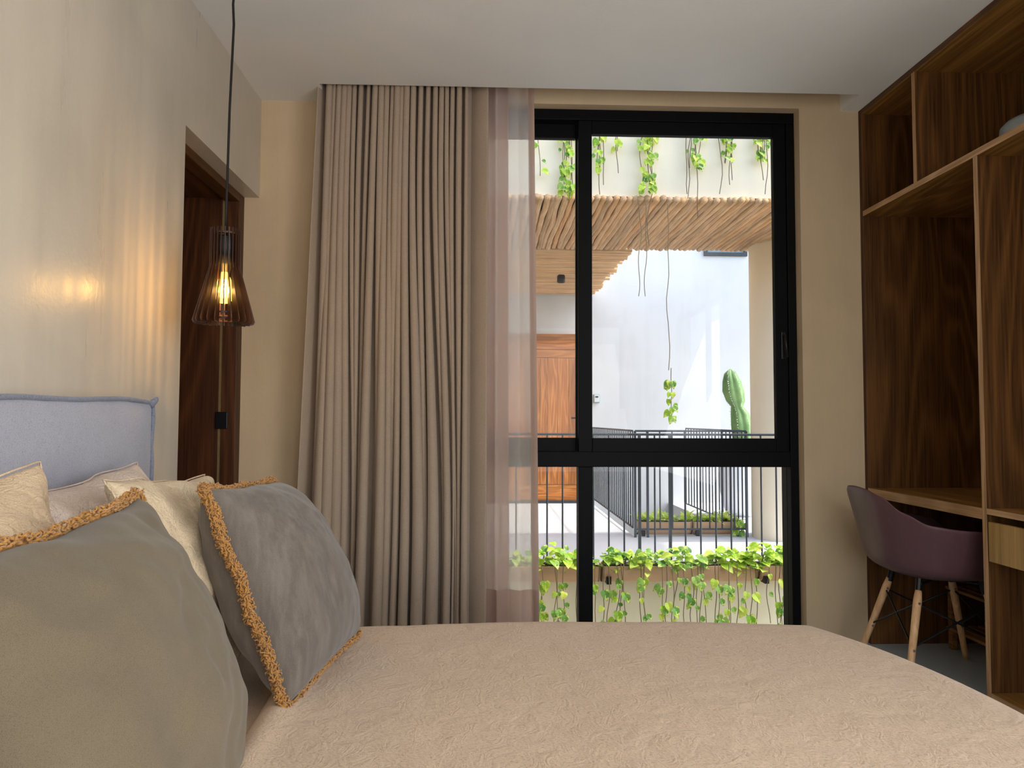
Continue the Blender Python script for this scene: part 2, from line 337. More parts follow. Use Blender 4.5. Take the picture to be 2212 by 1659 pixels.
hx = X(1691); h = MB().box((hx-0.012, YF-0.004, Z(775)), (hx+0.012, YF+0.014, Z(715))); ho = obj('sash_handle', h, 'black_metal', sr, bevel=0.004)
obj('lever', MB().tube([(hx-0.003, YF-0.005, Z(722)), (hx-0.003, YF-0.03, Z(724)), (hx, YF-0.034, Z(745)), (hx+0.006, YF-0.03, Z(772))], 0.006, 8), 'black_metal', ho, True)
# ================================================================ CURTAINS
def curtain(fn, nu, nv):
    mb = MB()
    for j in range(nv+1):
        for i in range(nu+1): mb.v.append(fn(i/nu, j/nv))
    for j in range(nv):
        for i in range(nu):
            a = j*(nu+1)+i; mb.f.append((a, a+1, a+nu+2, a+nu+1))
    return mb
NF = 24; rnd = random.Random(4)
ph = [0.0]
for k in range(NF): ph.append(ph[-1] + rnd.uniform(0.7, 1.35))
ph = [p/ph[-1] for p in ph]; fa = [rnd.uniform(0.75, 1.2) for _ in range(NF+1)]; fb = [rnd.choice((0.12, 0.3, 0.9, 1.4, 1.7)) for _ in range(NF+1)]
pb = [0.0]
for k in range(NF): pb.append(pb[-1] + rnd.uniform(0.5, 0.8)*(0.4+fb[k]))
pb = [p/pb[-1] for p in pb]; fs = [rnd.uniform(-1, 1) for _ in range(NF+1)]
def drape(s, t):
    # s across the cloth, t from top (0) to bottom (1)
    z = ZC+0.12 - t*(ZC+0.10); tt = t**1.1
    q = 0.075+s*0.82 if s < 1 else 0.9
    k = s*NF; i = min(int(k), NF-1); f = k-i
    w_ = min(1, max(0, (t-0.12)/0.75)); w_ = w_*w_*(3-2*w_); pe = lambda n_: ph[n_]*(1-w_)+pb[n_]*w_
    xs = pe(i) + (pe(i+1)-pe(i))*f
    x0 = -0.80 + (-0.872+0.80)*tt; x1 = -0.075 - 0.01*tt
    x = x0 + 0.05 + (x1-x0-0.05)*xs
    amp = 0.048*fa[i]*(1-w_) + 0.046*fb[i]*w_ + 0.004
    a = 2*math.pi*f
    y = 3.50 + amp*math.cos(a) + 0.006*math.sin(7*s+5*t)
    x += -0.42*amp*math.sin(2*a)*(0.6+0.4*tt) + 0.018*fs[i]*tt*math.sin(math.pi*f)
    return (x, y, z)
cloth = curtain(drape, NF*14, 36)
n0 = len(cloth.v)   # flat leading edge (window side) and flat return (wall side) of the same cloth
def strip(p0, p1, q0, q1, n=10, m=30, bow=0.012):
    b = len(cloth.v)
    for j in range(m+1):
        for i in range(n+1):
            a = i/n; t = j/m; P = Vector(p0).lerp(Vector(p1), a).lerp(Vector(q0).lerp(Vector(q1), a), t)
            cloth.v.append((P.x, P.y - bow*math.sin(math.pi*a), P.z))
    for j in range(m):
        for i in range(n): c = b+j*(n+1)+i; cloth.f.append((c, c+1, c+n+2, c+n+1))
eR = drape(1, 0); eRb = drape(1, 1); eL = drape(0, 0); eLb = drape(0, 1)
strip(eR, (0.012, 3.475, eR[2]), eRb, (0.012, 3.47, eRb[2])); strip((-0.79, 3.45, eL[2]), eL, (-0.88, 3.44, eLb[2]), eLb)
dr = obj('curtain', cloth, 'drape_cloth', smooth=True); so = dr.modifiers.new('s', 'SOLIDIFY'); so.thickness = 0.003
tag(dr, 'heavy taupe pleated curtain drawn to the left of the window', 'curtain')
def sheer(s, t):
    z = ZC+0.12 - t*(ZC+0.10); x = 0.0 + s*0.235 + 0.03*t*s; A = 0.022*(1-0.6*s)
    return (x - 0.3*A*math.sin(4*math.pi*2.2*s), 3.545 + A*math.sin(2*math.pi*2.6*s + 0.5) + 0.01*math.sin(3*t+s*2), z)
sh = thing('sheer_curtain', 'translucent blush sheer curtain hanging beside the window', 'curtain', (0.12, 3.545, 0))
obj('cloth', curtain(sheer, 80, 30), 'sheer_cloth', sh, True)
obj('folded_layer', curtain(lambda s, t: tuple(Vector(sheer(0.5*s, t)) + Vector((-0.004, 0.022+0.006*math.sin(11*s), 0))), 40, 30), 'sheer_hem', sh, True)
hm = curtain(lambda s, t: tuple(Vector(sheer(0.86+0.14*s, t)) + Vector((0, -0.006, 0))), 8, 30)
obj('side_hem', hm, 'sheer_hem', sh, True)
obj('bottom_hem', curtain(lambda s, t: tuple(Vector(sheer(s, 0.905+0.095*t)) + Vector((0, -0.004, 0))), 80, 4), 'sheer_hem', sh, True)
# ================================================================ WARDROBE WALL
wb = thing('wardrobe', 'built-in open oak wardrobe with desk niche along the right wall', 'wardrobe', (XW+0.3, 2.8, 0))
WX1 = XR-0.012; ZS = 2.127; YD = 2.737; YE = 1.55
def panel(name, a, b, mat, edge=None, ez=None, epos=None):
    o = B(name, a, b, mat, wb, 0.001)
    e = B('edge_band', (a[0]-0.0015, a[1]+0.0005, a[2]+0.0005), (a[0]+0.001, b[1]-0.0005, b[2]-0.0005), edge, o) if edge else None
    return o
panel('side_panel', (XW, YW-0.026, 0), (WX1, YW-0.002, ZC-0.001), 'oak_panel', 'door_wood')
panel('top_panel', (XW, YE, ZC-0.026), (WX1, YW-0.027, ZC-0.001), 'oak_shelf', 'door_wood_y')
panel('shelf', (XW, YE, ZS-0.026), (WX1, YW-0.027, ZS), 'oak_shelf', 'oak_edge_y')
panel('divider', (XW, 3.122, ZS), (WX1, 3.144, ZC-0.026), 'oak_panel', 'oak_edge')
panel('divider', (XW, YD-0.011, 0), (WX1, YD+0.013, ZS-0.026), 'oak_panel', 'oak_edge')
panel('desk_top', (XW, YD+0.013, 0.713), (WX1, YW-0.027, 0.755), 'oak_shelf', 'oak_edge_y')
panel('back_panel', (WX1, YE, 0), (XR-0.002, YW-0.002, ZC-0.001), 'oak_panel')
panel('shelf', (XW, YE+0.02, 0.735), (WX1, YD-0.012, 0.757), 'oak_shelf', 'oak_edge_y')
panel('bottom_board', (XW, YE+0.02, 0.055), (WX1, YD-0.012, 0.078), 'oak_shelf', 'oak_edge_y')
panel('plinth', (XW+0.03, YE+0.02, 0), (XW+0.05, YD-0.012, 0.055), 'oak_panel')
panel('end_panel', (XW, YE, 0), (WX1, YE+0.02, ZS-0.026), 'oak_panel', 'oak_edge')
panel('end_panel', (XW, YE, ZS), (WX1, YE+0.02, ZC-0.026), 'oak_panel', 'oak_edge')
dw = B('drawer', (XW-0.001, YE+0.03, 0.562), (XW+0.018, YD-0.018, 0.708), 'oak_drawer', wb, 0.001)
B('drawer_box', (XW+0.018, YE+0.04, 0.575), (WX1-0.02, YD-0.03, 0.69), 'oak_panel', dw)
# grey pot on the top shelf
P = Vector((2.22, 2.83, ZS)); prof = [(0.0, 0), (0.10, 0), (0.135, 0.02), (0.145, 0.10), (0.14, 0.145), (0.12, 0.165), (0.11, 0.165), (0.125, 0.14), (0.125, 0.03), (0, 0.02)]
tag(obj('storage_pot', MB().lathe(prof, P, 40), 'grey_ceramic', smooth=True), 'grey rounded pot on the wardrobe upper shelf at the right edge', 'pot')
# ---- slatted shoe rack under the desk
rk = thing('shoe_rack', 'small slatted wooden shoe rack under the desk', 'rack', (2.32, 3.18, 0))
rx0, rx1, ry0, ry1 = 2.215, 2.44, 2.86, 3.52
for x in (rx0+0.02, rx1-0.02):
    for y in (ry0+0.02, ry1-0.02): B('leg', (x-0.014, y-0.014, 0), (x+0.014, y+0.014, 0.262), 'rack_wood', rk, 0.002)
for z in (0.09, 0.28):
    for y in (ry0+0.03, ry1-0.03): B('rail', (rx0, y-0.01, z-0.018), (rx1, y+0.01, z), 'rack_wood', rk, 0.001)
    for k in range(5): B('slat', (rx0+k*0.052, ry0, z), (rx0+k*0.052+0.036, ry1, z+0.014), 'rack_wood', rk, 0.002)
# ================================================================ CHAIR
ch = thing('armchair', 'plum plastic shell armchair with wooden dowel legs at the desk', 'chair', (1.945, 3.14, 0), math.radians(-4))
RH = [(0, 0.455), (20, 0.462), (45, 0.56), (65, 0.635), (90, 0.655), (112, 0.672), (130, 0.715), (150, 0.775), (168, 0.80), (180, 0.805)]
def rim(th):
    a = abs((math.degrees(th)+180) % 360 - 180); c, s = math.cos(th), math.sin(th); e = 2/2.7
    x = math.copysign(abs(c)**e, c)*(0.265 if c > 0 else 0.33) - 0.012; y = math.copysign(abs(s)**e, s)*0.305
    if a > 110: y *= 1-0.17*((a-110)/70)
    return x, y, interp(RH, a)
mb = MB(); NR, NA = 16, 72
for k in range(NR+1):
    t = k/NR
    for j in range(NA):
        th = 2*math.pi*j/NA; x, y, z = rim(th); hgt = (z-0.43)/0.37
        g = (1-(1-min(1, t*1.9))**2.2)*(0.75+0.25*t**2.2) if hgt > 0.3 else math.sin(t*math.pi/2)**0.7; kz = t**2.2
        base = 0.425 + 0.012*t
        mb.v.append((x*g if k else -0.02, y*g if k else 0, base + (z-base)*kz))
for k in range(NR):
    for j in range(NA):
        j2 = (j+1) % NA; mb.f.append((k*NA+j, k*NA+j2, (k+1)*NA+j2, (k+1)*NA+j))
me = mb.mesh('seat_shell'); bm = bmesh.new(); bm.from_mesh(me); bmesh.ops.remove_doubles(bm, verts=bm.verts, dist=1e-5); bmesh.ops.recalc_face_normals(bm, faces=bm.faces); bm.to_mesh(me); bm.free()
shell = link('seat_shell', me, 'plastic_plum', ch, True, world=False)
so = shell.modifiers.new('s', 'SOLIDIFY'); so.thickness = 0.008; so.offset = 0; sb = shell.modifiers.new('sub', 'SUBSURF'); sb.levels = 1; sb.render_levels = 1
tops = {}
for sx in (-1, 1):
    for sy in (-1, 1):
        top = Vector((sx*0.135-0.01, sy*0.125, 0.385)); foot = Vector((sx*0.242-0.005, sy*0.225, 0.0)); dv = foot-top
        lg = obj('leg', MB().tube([top, top+dv*0.1, top+dv*0.9, foot], [0.013, 0.0165, 0.0125, 0.0115], 14), 'beech', ch, True, world=False)
        n = Vector((-sy*0.2, -abs(0.9), 0.1)).normalized()
        for q in (0.12, 0.58):
            p = top+dv*q; bo = obj('bolt', MB().tube([p-Vector((0, 0.019, 0)), p+Vector((0, 0.019, 0))], 0.005, 10), 'steel', lg, world=False)
        tops[(sx, sy)] = (top, dv)
        obj('mount', MB().tube([top+Vector((0, 0, -0.012)), top+Vector((-sx*0.01, -sy*0.01, 0.05))], 0.014, 10), 'black_metal', ch, world=False)
for (a, b) in (((-1, -1), (1, -1)), ((-1, 1), (1, 1)), ((-1, -1), (-1, 1)), ((1, -1), (1, 1))):
    for p, q in ((a, b), (b, a)):
        P0 = tops[p][0]+tops[p][1]*0.13; P1 = tops[q][0]+tops[q][1]*0.56; obj('brace', MB().tube([P0, P1], 0.0042, 8), 'black_metal', ch, world=False)
obj('under_frame', MB().tube([(-0.14, -0.13, 0.412), (0.14, 0.13, 0.412)], 0.007, 8).tube([(-0.14, 0.13, 0.412), (0.14, -0.13, 0.412)], 0.007, 8), 'black_metal', ch, world=False)
# ================================================================ BED
BX0, BX1, BY0, BY1, BZ = -0.965, 1.17, 0.47, 2.14, 0.515
bed = thing('bed', 'double bed with blue-grey upholstered headboard', 'bed', (0, 1.3, 0))
B('base', (BX0, BY0+0.06, 0.06), (BX1-0.28, BY1-0.09, 0.25), 'headboard_cloth', bed, 0.015)
for x in (BX0+0.1, BX1-0.38):
    for y in (BY0+0.15, BY1-0.15): B('leg', (x-0.03, y-0.03, 0), (x+0.03, y+0.03, 0.06), 'walnut_slat', bed, 0.003)
B('mattress', (BX0+0.005, BY0+0.05, 0.25), (BX1-0.26, BY1-0.08, BZ-0.035), 'sheet_linen', bed, 0.04)
hy0, hy1, hz0, hz1 = 0.36, 2.235, 0.10, 1.128
mb = MB(); N = 24
for j in range(N+1):
    for i in range(N*2+1):
        a = i/(2*N); b = j/N; e = (1-(2*a-1)**6)*(1-(2*b-1)**6)
        mb.v.append((-0.985+0.022*e**0.6, hy0+(hy1-hy0)*a, hz0+(hz1-hz0)*b + 0.006*math.sin(9*a)*b))
W2 = 2*N+1; nb = len(mb.v)
for j in range(N):
    for i in range(2*N): q = j*W2+i; mb.f.append((q, q+1, q+W2+1, q+W2))
ring = [i for i in range(W2)] + [j*W2+W2-1 for j in range(1, N+1)] + [N*W2+i for i in range(W2-2, -1, -1)] + [j*W2 for j in range(N-1, 0, -1)]
bs = len(mb.v); mb.v += [(-1.094, mb.v[r][1], mb.v[r][2]) for r in ring]
for k in range(len(ring)): k2 = (k+1) % len(ring); mb.f.append((ring[k], ring[k2], bs+k2, bs+k))
mb.f.append(tuple(bs+k for k in range(len(ring))))
hb = obj('headboard', mb, 'headboard_cloth', bed, True); es = hb.modifiers.new('e', 'EDGE_SPLIT'); es.split_angle = 0.9
pth = [(-0.983, mb.v[r][1], mb.v[r][2]) for r in ring[W2-1:W2+N+2*N+N]]
def jit(p, k): return (p[0]+0.002*math.sin(k*1.7), p[1]+0.0015*math.sin(k*2.3), p[2]+0.003*math.sin(k*0.5))
obj('piping', MB().tube([jit(p, k) for k, p in enumerate(pth)], 0.0065, 8).tube([(-0.985, hy1-0.015, hz1-0.006), (-0.975, hy1+0.004, hz1+0.012), (-0.975, hy1+0.01, hz1+0.016)], [0.012, 0.008, 0.004], 8), 'piping_cloth', hb, True)
# ---- duvet
def arc(d, r):
    # distance past the start of the bend -> (outward, drop)
    if d <= 0: return 0.0, 0.0
    q = r*math.pi/2
    if d < q: a = d/r; return r*math.sin(a), r*(1-math.cos(a))
    return r, r+(d-q)
dx0 = -0.43; RR = 0.09; RF = 0.16
def duv(s, t):
    L = BX1-RF-dx0; SX = L + RF*1.57+0.16; px = s*SX
    ox, zx = arc(px-L, RF); x = dx0 + min(px, L) + ox
    HW = (BY1-BY0)/2; yc = (BY0+BY1)/2; SY = HW-RR+RR*1.57+0.24; py = (2*t-1)*SY
    oy, zy = arc(abs(py)-(HW-RR), RR); y = yc + math.copysign(min(abs(py), HW-RR)+oy, py)
    z = BZ-(zx**1.9+zy**1.9)**(1/1.9)   # soft corner
    w = noise.noise((x*2.6, y*2.6, 0.3))*0.007 + noise.noise((x*9+3*y, y*3, 2))*0.0028 + noise.noise((x*23, y*19, 5))*0.0011
    w *= 0.7*(1-min(1, (zx+zy)*9)) * max(0, min(1, (1.05-x)/0.35))
    crown = 0.012*math.sin(math.pi*min(1, max(0, (x+0.5)/1.5)))
    z += w + crown
    sm = lambda q: max(0, min(1, q))**2*(3-2*max(0, min(1, q)))
    x -= 0.18*(max(0, (y-1.40)/0.74)**2.4)*sm((x-0.40)/0.75)
    # bed linen folded back towards the pillows
    if s < 0.012: z -= 0.016*(1-s/0.012)**2
    else: z += 0.010*math.exp(-((s-0.022)/0.014)**2)
    if zy > 0.1: y += 0.012*math.sin(x*14+math.sin(x*5))*min(1, (zy-0.1)/0.2)
    if zx > 0.2: x += 0.012*math.sin(y*13)*min(1, (zx-0.2)/0.15)
    x -= 0.10*max(0, 0.12-s)/0.12*(t-0.45)
    return (x, y, max(z, 0.05))
dv = obj('duvet', curtain(duv, 150, 130), 'duvet_linen', smooth=True); so = dv.modifiers.new('s', 'SOLIDIFY'); so.thickness = 0.022; so.offset = -1
tag(dv, 'crinkled beige linen duvet spread over the bed', 'duvet')
# ---- pillows and cushions
def pillow_mesh(A, Bc, C, D, thick, pinch=0.07, n=44, wav=0.0, back=0.5, wr=0.006, seed=0, sharp=0.5, sag=0.0):
    # A near-top, Bc far-top, C far-bottom, D near-bottom; front face towards +x
    A, Bc, C, D = map(Vector, (A, Bc, C, D)); nrm = ((Bc-A).cross(D-A)+(C-Bc).cross(C-D)*1.0)
    nrm = (Bc-D).cross(C-A).normalized()
    if nrm.x < 0: nrm = -nrm
    def P(u, v, side):
        uu = u*(1-pinch*(1-v*v)); vv = v*(1-pinch*(1-u*u)); a = (uu+1)/2; b = (vv+1)/2
        p = (A.lerp(Bc, a)).lerp(D.lerp(C, a), b)
        t = max(0, (1-u*u)*(1-v*v))**sharp * (1+sag*v)
        w = noise.noise((u*2.3+seed, v*2.3, seed*1.7))*wr*2 + noise.noise((u*6+seed, v*6, 3))*wr
        w += wr*1.4*noise.noise((8*math.atan2(v-0.9, u-0.9)+seed, 1.2*math.hypot(u-0.9, v-0.9), 0))*math.exp(-1.6*math.hypot(u-0.95, v+0.95))*2
        ew = max(abs(u), abs(v))**6; p = p + Vector((0, noise.noise((v*2.2+seed, u*1.5, 8))*wav, noise.noise((u*2.2+seed, v*1.5, 4))*wav))*ew + nrm*(noise.noise((u*3+seed, v*3, 12))*wav*1.2*ew)
        return p + nrm*((thick*(1-back) if side > 0 else -thick*back)*t + w*min(1, t*3))
    mb = MB(); m = n+1
    for j in range(m):
        for i in range(m): mb.v.append(tuple(P(2*i/n-1, 2*j/n-1, 1)))
    idx = {}
    for j in range(m):
        for i in range(m):
            if i in (0, n) or j in (0, n): idx[(i, j)] = j*m+i
            else: idx[(i, j)] = len(mb.v); mb.v.append(tuple(P(2*i/n-1, 2*j/n-1, -1)))
    for j in range(n):
        for i in range(n):
            q = j*m+i; mb.f.append((q, q+1, q+m+1, q+m)); mb.f.append((idx[(i, j)], idx[(i, j+1)], idx[(i+1, j+1)], idx[(i+1, j)]))
    edge = [Vector(P(2*i/60-1, -1, 1)) for i in range(61)] + [Vector(P(1, 2*i/60-1, 1)) for i in range(1, 61)] + [Vector(P(1-2*i/60, 1, 1)) for i in range(1, 61)] + [Vector(P(-1, 1-2*i/60, 1)) for i in range(1, 61)]
    return mb, edge, nrm
def fringe(edge, nrm, seed, per=15):
    r = random.Random(seed); mb = MB(); cen = sum(edge, Vector())/len(edge)
    mb.tube(edge, 0.0075, 6)
    for k in range(len(edge)-1):
        for q in range(per):
            p = edge[k].lerp(edge[k+1], r.random()); tg = (edge[k+1]-edge[k]).normalized(); out = (p-cen); out = (out-tg*out.dot(tg)-nrm*out.dot(nrm)).normalized()
            ang = r.uniform(-1.9, 1.9); d1 = (out*math.cos(ang)+nrm*math.sin(ang)+tg*r.uniform(-0.5, 0.5)).normalized(); d2 = (tg*r.uniform(-1, 1)+nrm*r.uniform(-1, 1)).normalized(); l = r.uniform(0.007, 0.0125)
            mb.tube([p, p+d1*l*0.8+d2*0.004, p+d1*l*1.15-d2*0.002, p+d1*l*0.8-d2*0.007], [0.0014, 0.0018, 0.0018, 0.0013], 4)
    return mb
def pillow(name, label, cat, mat, quad, thick, fr_seed=None, group=None, **kw):
    mb, edge, nrm = pillow_mesh(*quad, thick, **kw)
    c = sum((Vector(q) for q in quad), Vector())/4; c.z = min(q[2] for q in quad)
    t = thing(name, label, cat, c, group=group)
    cv = obj('cover', mb, mat, t, True); sb = cv.modifiers.new('sub', 'SUBSURF'); sb.levels = 1; sb.render_levels = 1
    if fr_seed is not None: f = obj('fringe', fringe(edge, nrm, fr_seed), 'fringe_yarn', t, True); f['kind'] = 'stuff'
    else: obj('seam', MB().tube(edge, 0.0018, 5), mat, cv, True)
    return t
pillow('pillow', 'rose-beige linen pillow against the headboard beneath the piping corner', 'pillow', 'pillow_rose', ((-0.88, 1.32, 0.955), (-0.885, 1.93, 0.965), (-0.80, 1.98, 0.50), (-0.80, 1.30, 0.50)), 0.19, group='bed pillows', seed=3, wr=0.011, back=0.35, sharp=0.42, wav=0.02)
pillow('pillow', 'crumpled beige linen pillow behind the olive cushion', 'pillow', 'pillow_beige', ((-0.77, 0.62, 0.96), (-0.775, 1.325, 1.005), (-0.66, 1.35, 0.50), (-0.66, 0.62, 0.50)), 0.27, group='bed pillows', seed=9, wr=0.013, back=0.35, sharp=0.62, wav=0.012, pinch=0.12)
pillow('pillow', 'cream linen pillow between rose pillow and grey cushion', 'pillow', 'pillow_cream', ((-0.70, 1.39, 0.975), (-0.745, 2.0, 0.935), (-0.60, 2.02, 0.50), (-0.59, 1.37, 0.50)), 0.18, group='bed pillows', seed=5, wr=0.010, back=0.45, sharp=0.42, wav=0.016)
pillow('cushion', 'grey velvet square cushion with ochre fringe on the far side of the bed', 'cushion', 'velvet_grey', ((-0.558, 1.50, 0.945), (-0.545, 1.93, 0.925), (-0.325, 1.95, 0.53), (-0.385, 1.487, 0.52)), 0.25, 2, 'fringed cushions', seed=1, wr=0.005, back=0.48, pinch=0.04, sharp=0.46, wav=0.006)
pillow('cushion', 'large olive velvet cushion with ochre fringe in the near left corner', 'cushion', 'velvet_olive', ((-0.56, 0.73, 0.93), (-0.572, 1.25, 0.955), (-0.40, 1.22, 0.525), (-0.36, 0.70, 0.525)), 0.22, 5, 'fringed cushions', seed=6, wr=0.008, back=0.4, pinch=0.05, sharp=0.45, wav=0.012)
# ================================================================ PENDANT LAMP
LX, LY = -0.856, 2.45
zt, zk, zb = 1.707, 1.584, 1.395
lp = thing('pendant_lamp', 'slatted dark wood pendant lamp with glowing bulb over the bedside', 'lamp', (LX, LY, zb))
top = aty(499, 0, LY); cp = [(LX, LY, zt-0.03), (LX+0.001, LY, zt+0.1), (LX+0.004, LY, 2.1), (LX+0.012, LY, 2.40), (LX+0.008, LY, 2.47), (LX+0.012, LY, 2.52), (LX+0.010, LY, ZC)]
obj('cord', MB().tube(cp, 0.0042, 8), 'cord_black', lp, True)
obj('canopy', MB().lathe([(0, ZC), (0.045, ZC), (0.045, ZC-0.02), (0.04, ZC-0.024), (0, ZC-0.024)], (LX+0.01, LY, 0), 24), 'socket_black', lp, True)
sl = MB(); th = 0.0016; poly = [(0.0415, zt), (0.0475, zt), (0.0475, zk), (0.097, zb+0.008), (0.093, zb), (0.056, zb), (0.0415, zk-0.004)]
pl = [Vector((r, -th, z)) for r, z in poly]; sl.prism(pl, (0, 2*th, 0)); sme = None
NS = 24
for k in range(NS):
    a = 2*math.pi*k/NS+0.05
    if sme is None:
        sl.v = [(x, y, z-zb) for x, y, z in sl.v]; sme = sl.mesh('slat')
    o = link('slat', sme, 'walnut_slat', lp, world=False); o.rotation_euler = (0, 0, a)
def ringm(r0, r1, z0, z1): return MB().lathe([(r0, z0), (r1, z0), (r1, z1), (r0, z1), (r0, z0)], (LX, LY, 0), 40)
obj('ring', ringm(0.050, 0.057, zb+0.012, zb+0.017), 'walnut_slat', lp); obj('ring', ringm(0.050, 0.057, zb+0.030, zb+0.035), 'walnut_slat', lp)
obj('ring', ringm(0.030, 0.044, zt-0.02, zt-0.014), 'walnut_slat', lp)
obj('socket', MB().lathe([(0, zt-0.025), (0.037, zt-0.025), (0.039, zt-0.03), (0.039, zk+0.004), (0.02, zk+0.003), (0.016, zk-0.02), (0, zk-0.02)], (LX, LY, 0), 32), 'socket_black', lp, True)
zb0 = zk-0.018; bulb = obj('bulb', MB().lathe([(0.011, zb0), (0.013, zb0-0.008), (0.021, zb0-0.028), (0.028, zb0-0.052), (0.030, zb0-0.075), (0.026, zb0-0.092), (0.015, zb0-0.103), (0, zb0-0.106)], (LX, LY, 0), 24), 'amber_bulb', lp, True)
fil = MB()
for k in range(4): a = k*math.pi/2+0.6; fil.tube([(LX+0.006*math.cos(a), LY+0.006*math.sin(a), zb0-0.025), (LX+0.012*math.cos(a), LY+0.012*math.sin(a), zb0-0.085)], 0.0016, 6)
obj('filament', fil, 'filament', bulb)
light('bulb_light', 'POINT', 4.6, (1, 0.60, 0.25), (LX, LY, zb0-0.06), None, shadow_soft_size=0.008)
# ================================================================ COURTYARD
YR1, YR2, YDW, ZFL, ZR = 5.90, 7.35, 10.4, -0.08, 2.845
def out_slab(a, b): return MB().box(a, b)
m = MB().box((-5, YR1, -0.30), (9, YR2+0.06, ZFL)).box((-5, YR2+0.06, -0.30), (1.50, YDW, ZFL)).box((2.60, YR2+0.06, -0.30), (9, YDW, ZFL))
S('floor_walkway', m, 'walkway_concrete', 'pale concrete walkway around the courtyard void', 'floor')
S('wall_slab_edge', MB().box((-5, YR1-0.006, -3.4), (9, YR1-0.0005, -0.08)), 'cream_render', 'cream wall below the near planters')
S('wall_far', MB().box((-5, YDW, -3.4), (9, YDW+0.2, 7)), 'white_render', 'white rendered far wall of the courtyard')
S('wall_upper', MB().box((-5, YR1, ZR+0.05), (9, YR1+0.15, 4.0)), 'cream_render', 'cream rendered parapet above the pole ceiling')
S('roof_slab', MB().box((-5, YR1+0.15, ZR+0.08), (3.45, 7.5, ZR+0.30)).box((-5, 7.5, ZR+0.08), (1.5, YDW, ZR+0.30)), 'cream_render', 'concrete roof slab over the walkway', 'roof')
S('ground_courtyard', MB().box((-30, YW+0.2, -3.6), (40, 40, -3.4)), 'walkway_concrete', 'courtyard ground far below the walkway', 'ground')
S('wall_bounce_left', MB().box((-5.2, YW+0.2, -3.4), (-5, YDW+0.2, 5)), 'cream_render', 'added cream wall out of view on the left, bouncing light into the courtyard')  # unseen wall added as a light reflector for the courtyard
# column
cc = (2.985, 7.33); tag(obj('column', MB().lathe([(0, ZFL), (0.305, ZFL), (0.305, ZR+0.08), (0, ZR+0.08)], (cc[0], cc[1], 0), 48), 'column_render', smooth=True), 'round cream column at the right of the walkway', 'column', kind='structure')
bpy.data.objects['column'].modifiers.new('e', 'EDGE_SPLIT').split_angle = 0.7
# ---- ceilings of round poles
def pole_mesh(L, axis, seed):
    r = random.Random(seed); pts = []; rr = []; n = 10; o1, o2 = r.uniform(0, 9), r.uniform(0, 9)
    for k in range(n+1):
        s = k/n*L; a = noise.noise((s*1.8+o1, o2, 0))*0.016+noise.noise((s*5+o1, o2, 9))*0.005; b = noise.noise((s*1.6, o1, o2))*0.008
        pts.append((a, s, b) if axis == 1 else (s, a, b)); rr.append(0.0275*(1+0.18*noise.noise((s*3, o2, 5))))
    return MB().tube(pts, rr, 8).mesh('pole')
pm = [pole_mesh(1.72, 1, k) for k in range(8)]
pg = thing('pole_ceiling', 'ceiling of rough timber poles above the near walkway', 'ceiling', (1.5, 6.8, ZR)); x = -0.9; k = 0
while x < 3.42:
    o = link('pole', pm[k % 8], 'pole_y', pg, True, world=True); o.location = (x, YR1-0.03+random.uniform(-0.015, 0.015), ZR+0.026+random.uniform(-0.006, 0.006)); x += random.uniform(0.044, 0.056); k += 1
pm2 = [pole_mesh(2.9, 0, k+20) for k in range(7)]
pg2 = thing('pole_ceiling', 'ceiling of timber poles in front of the wooden entrance door', 'ceiling', (0, 9, ZR)); y = 7.66; k = 0
while y < YDW-0.02:
    o = link('pole', pm2[k % 7], 'pole_x', pg2, True, world=True); o.location = (-1.36+random.uniform(-0.05, 0.04), y, ZR+0.026+random.uniform(-0.006, 0.006)); y += random.uniform(0.046, 0.056); k += 1
p = aty(1212, 600, 9.0); tag(obj('spotlight', MB().lathe([(0, ZR+0.02), (0.05, ZR+0.02), (0.05, p.z-0.055), (0.044, p.z-0.06), (0.04, p.z-0.045), (0, p.z-0.03)], (p.x, 9.0, 0), 24), 'black_metal', smooth=True), 'black cylinder spotlight under the entrance pole ceiling', 'spotlight')
# ---- entrance door
def XD(u): return aty(u, 900, YDW).x
def ZD(v): return aty(1200, v, YDW).z
ed = thing('door_2', 'varnished plank entrance door across the courtyard', 'door', (0.75, YDW, ZFL), kind='structure')
ex0, ex1 = 0.05, XD(1262)
B('transom_panel', (ex0, YDW-0.035, ZD(755)), (ex1, YDW-0.001, ZD(735)+0.0), 'plank_x', ed, 0.003)
B('transom_panel', (ex0, YDW-0.032, ZD(773)), (ex1, YDW-0.001, ZD(756)), 'plank_x', ed, 0.003); B('door_head', (ex0, YDW-0.045, ZD(735)), (ex1, YDW-0.001, ZD(722)), 'plank_x', ed, 0.003)
B('jamb', (ex0-0.06, YDW-0.045, ZFL), (ex0, YDW-0.001, ZD(722)), 'plank', ed, 0.003); B('jamb', (ex1, YDW-0.045, ZFL), (ex1+0.05, YDW-0.001, ZD(722)), 'plank', ed, 0.003)
xx = ex0
while xx < ex1-0.02:
    wdt = min(random.uniform(0.085, 0.19), ex1-xx); o = B('plank', (0, 0, 0), (wdt-0.003, 0.03+random.uniform(0, 0.006), ZD(774)-ZD(1046)), 'plank', ed, 0.002); o.location = (xx, YDW-0.038, ZD(1046)); xx += wdt
B('kick_board', (ex0, YDW-0.045, ZD(1068)), (ex1, YDW-0.001, ZD(1047)), 'plank_x', ed, 0.003); B('threshold', (ex0, YDW-0.06, ZD(1080)), (ex1, YDW-0.001, ZD(1068)), 'plank_x', ed, 0.003)
B('door_sill', (ex0-0.05, YDW-0.09, ZFL), (ex1+0.05, YDW-0.001, ZD(1080)), 'rail_metal', ed)
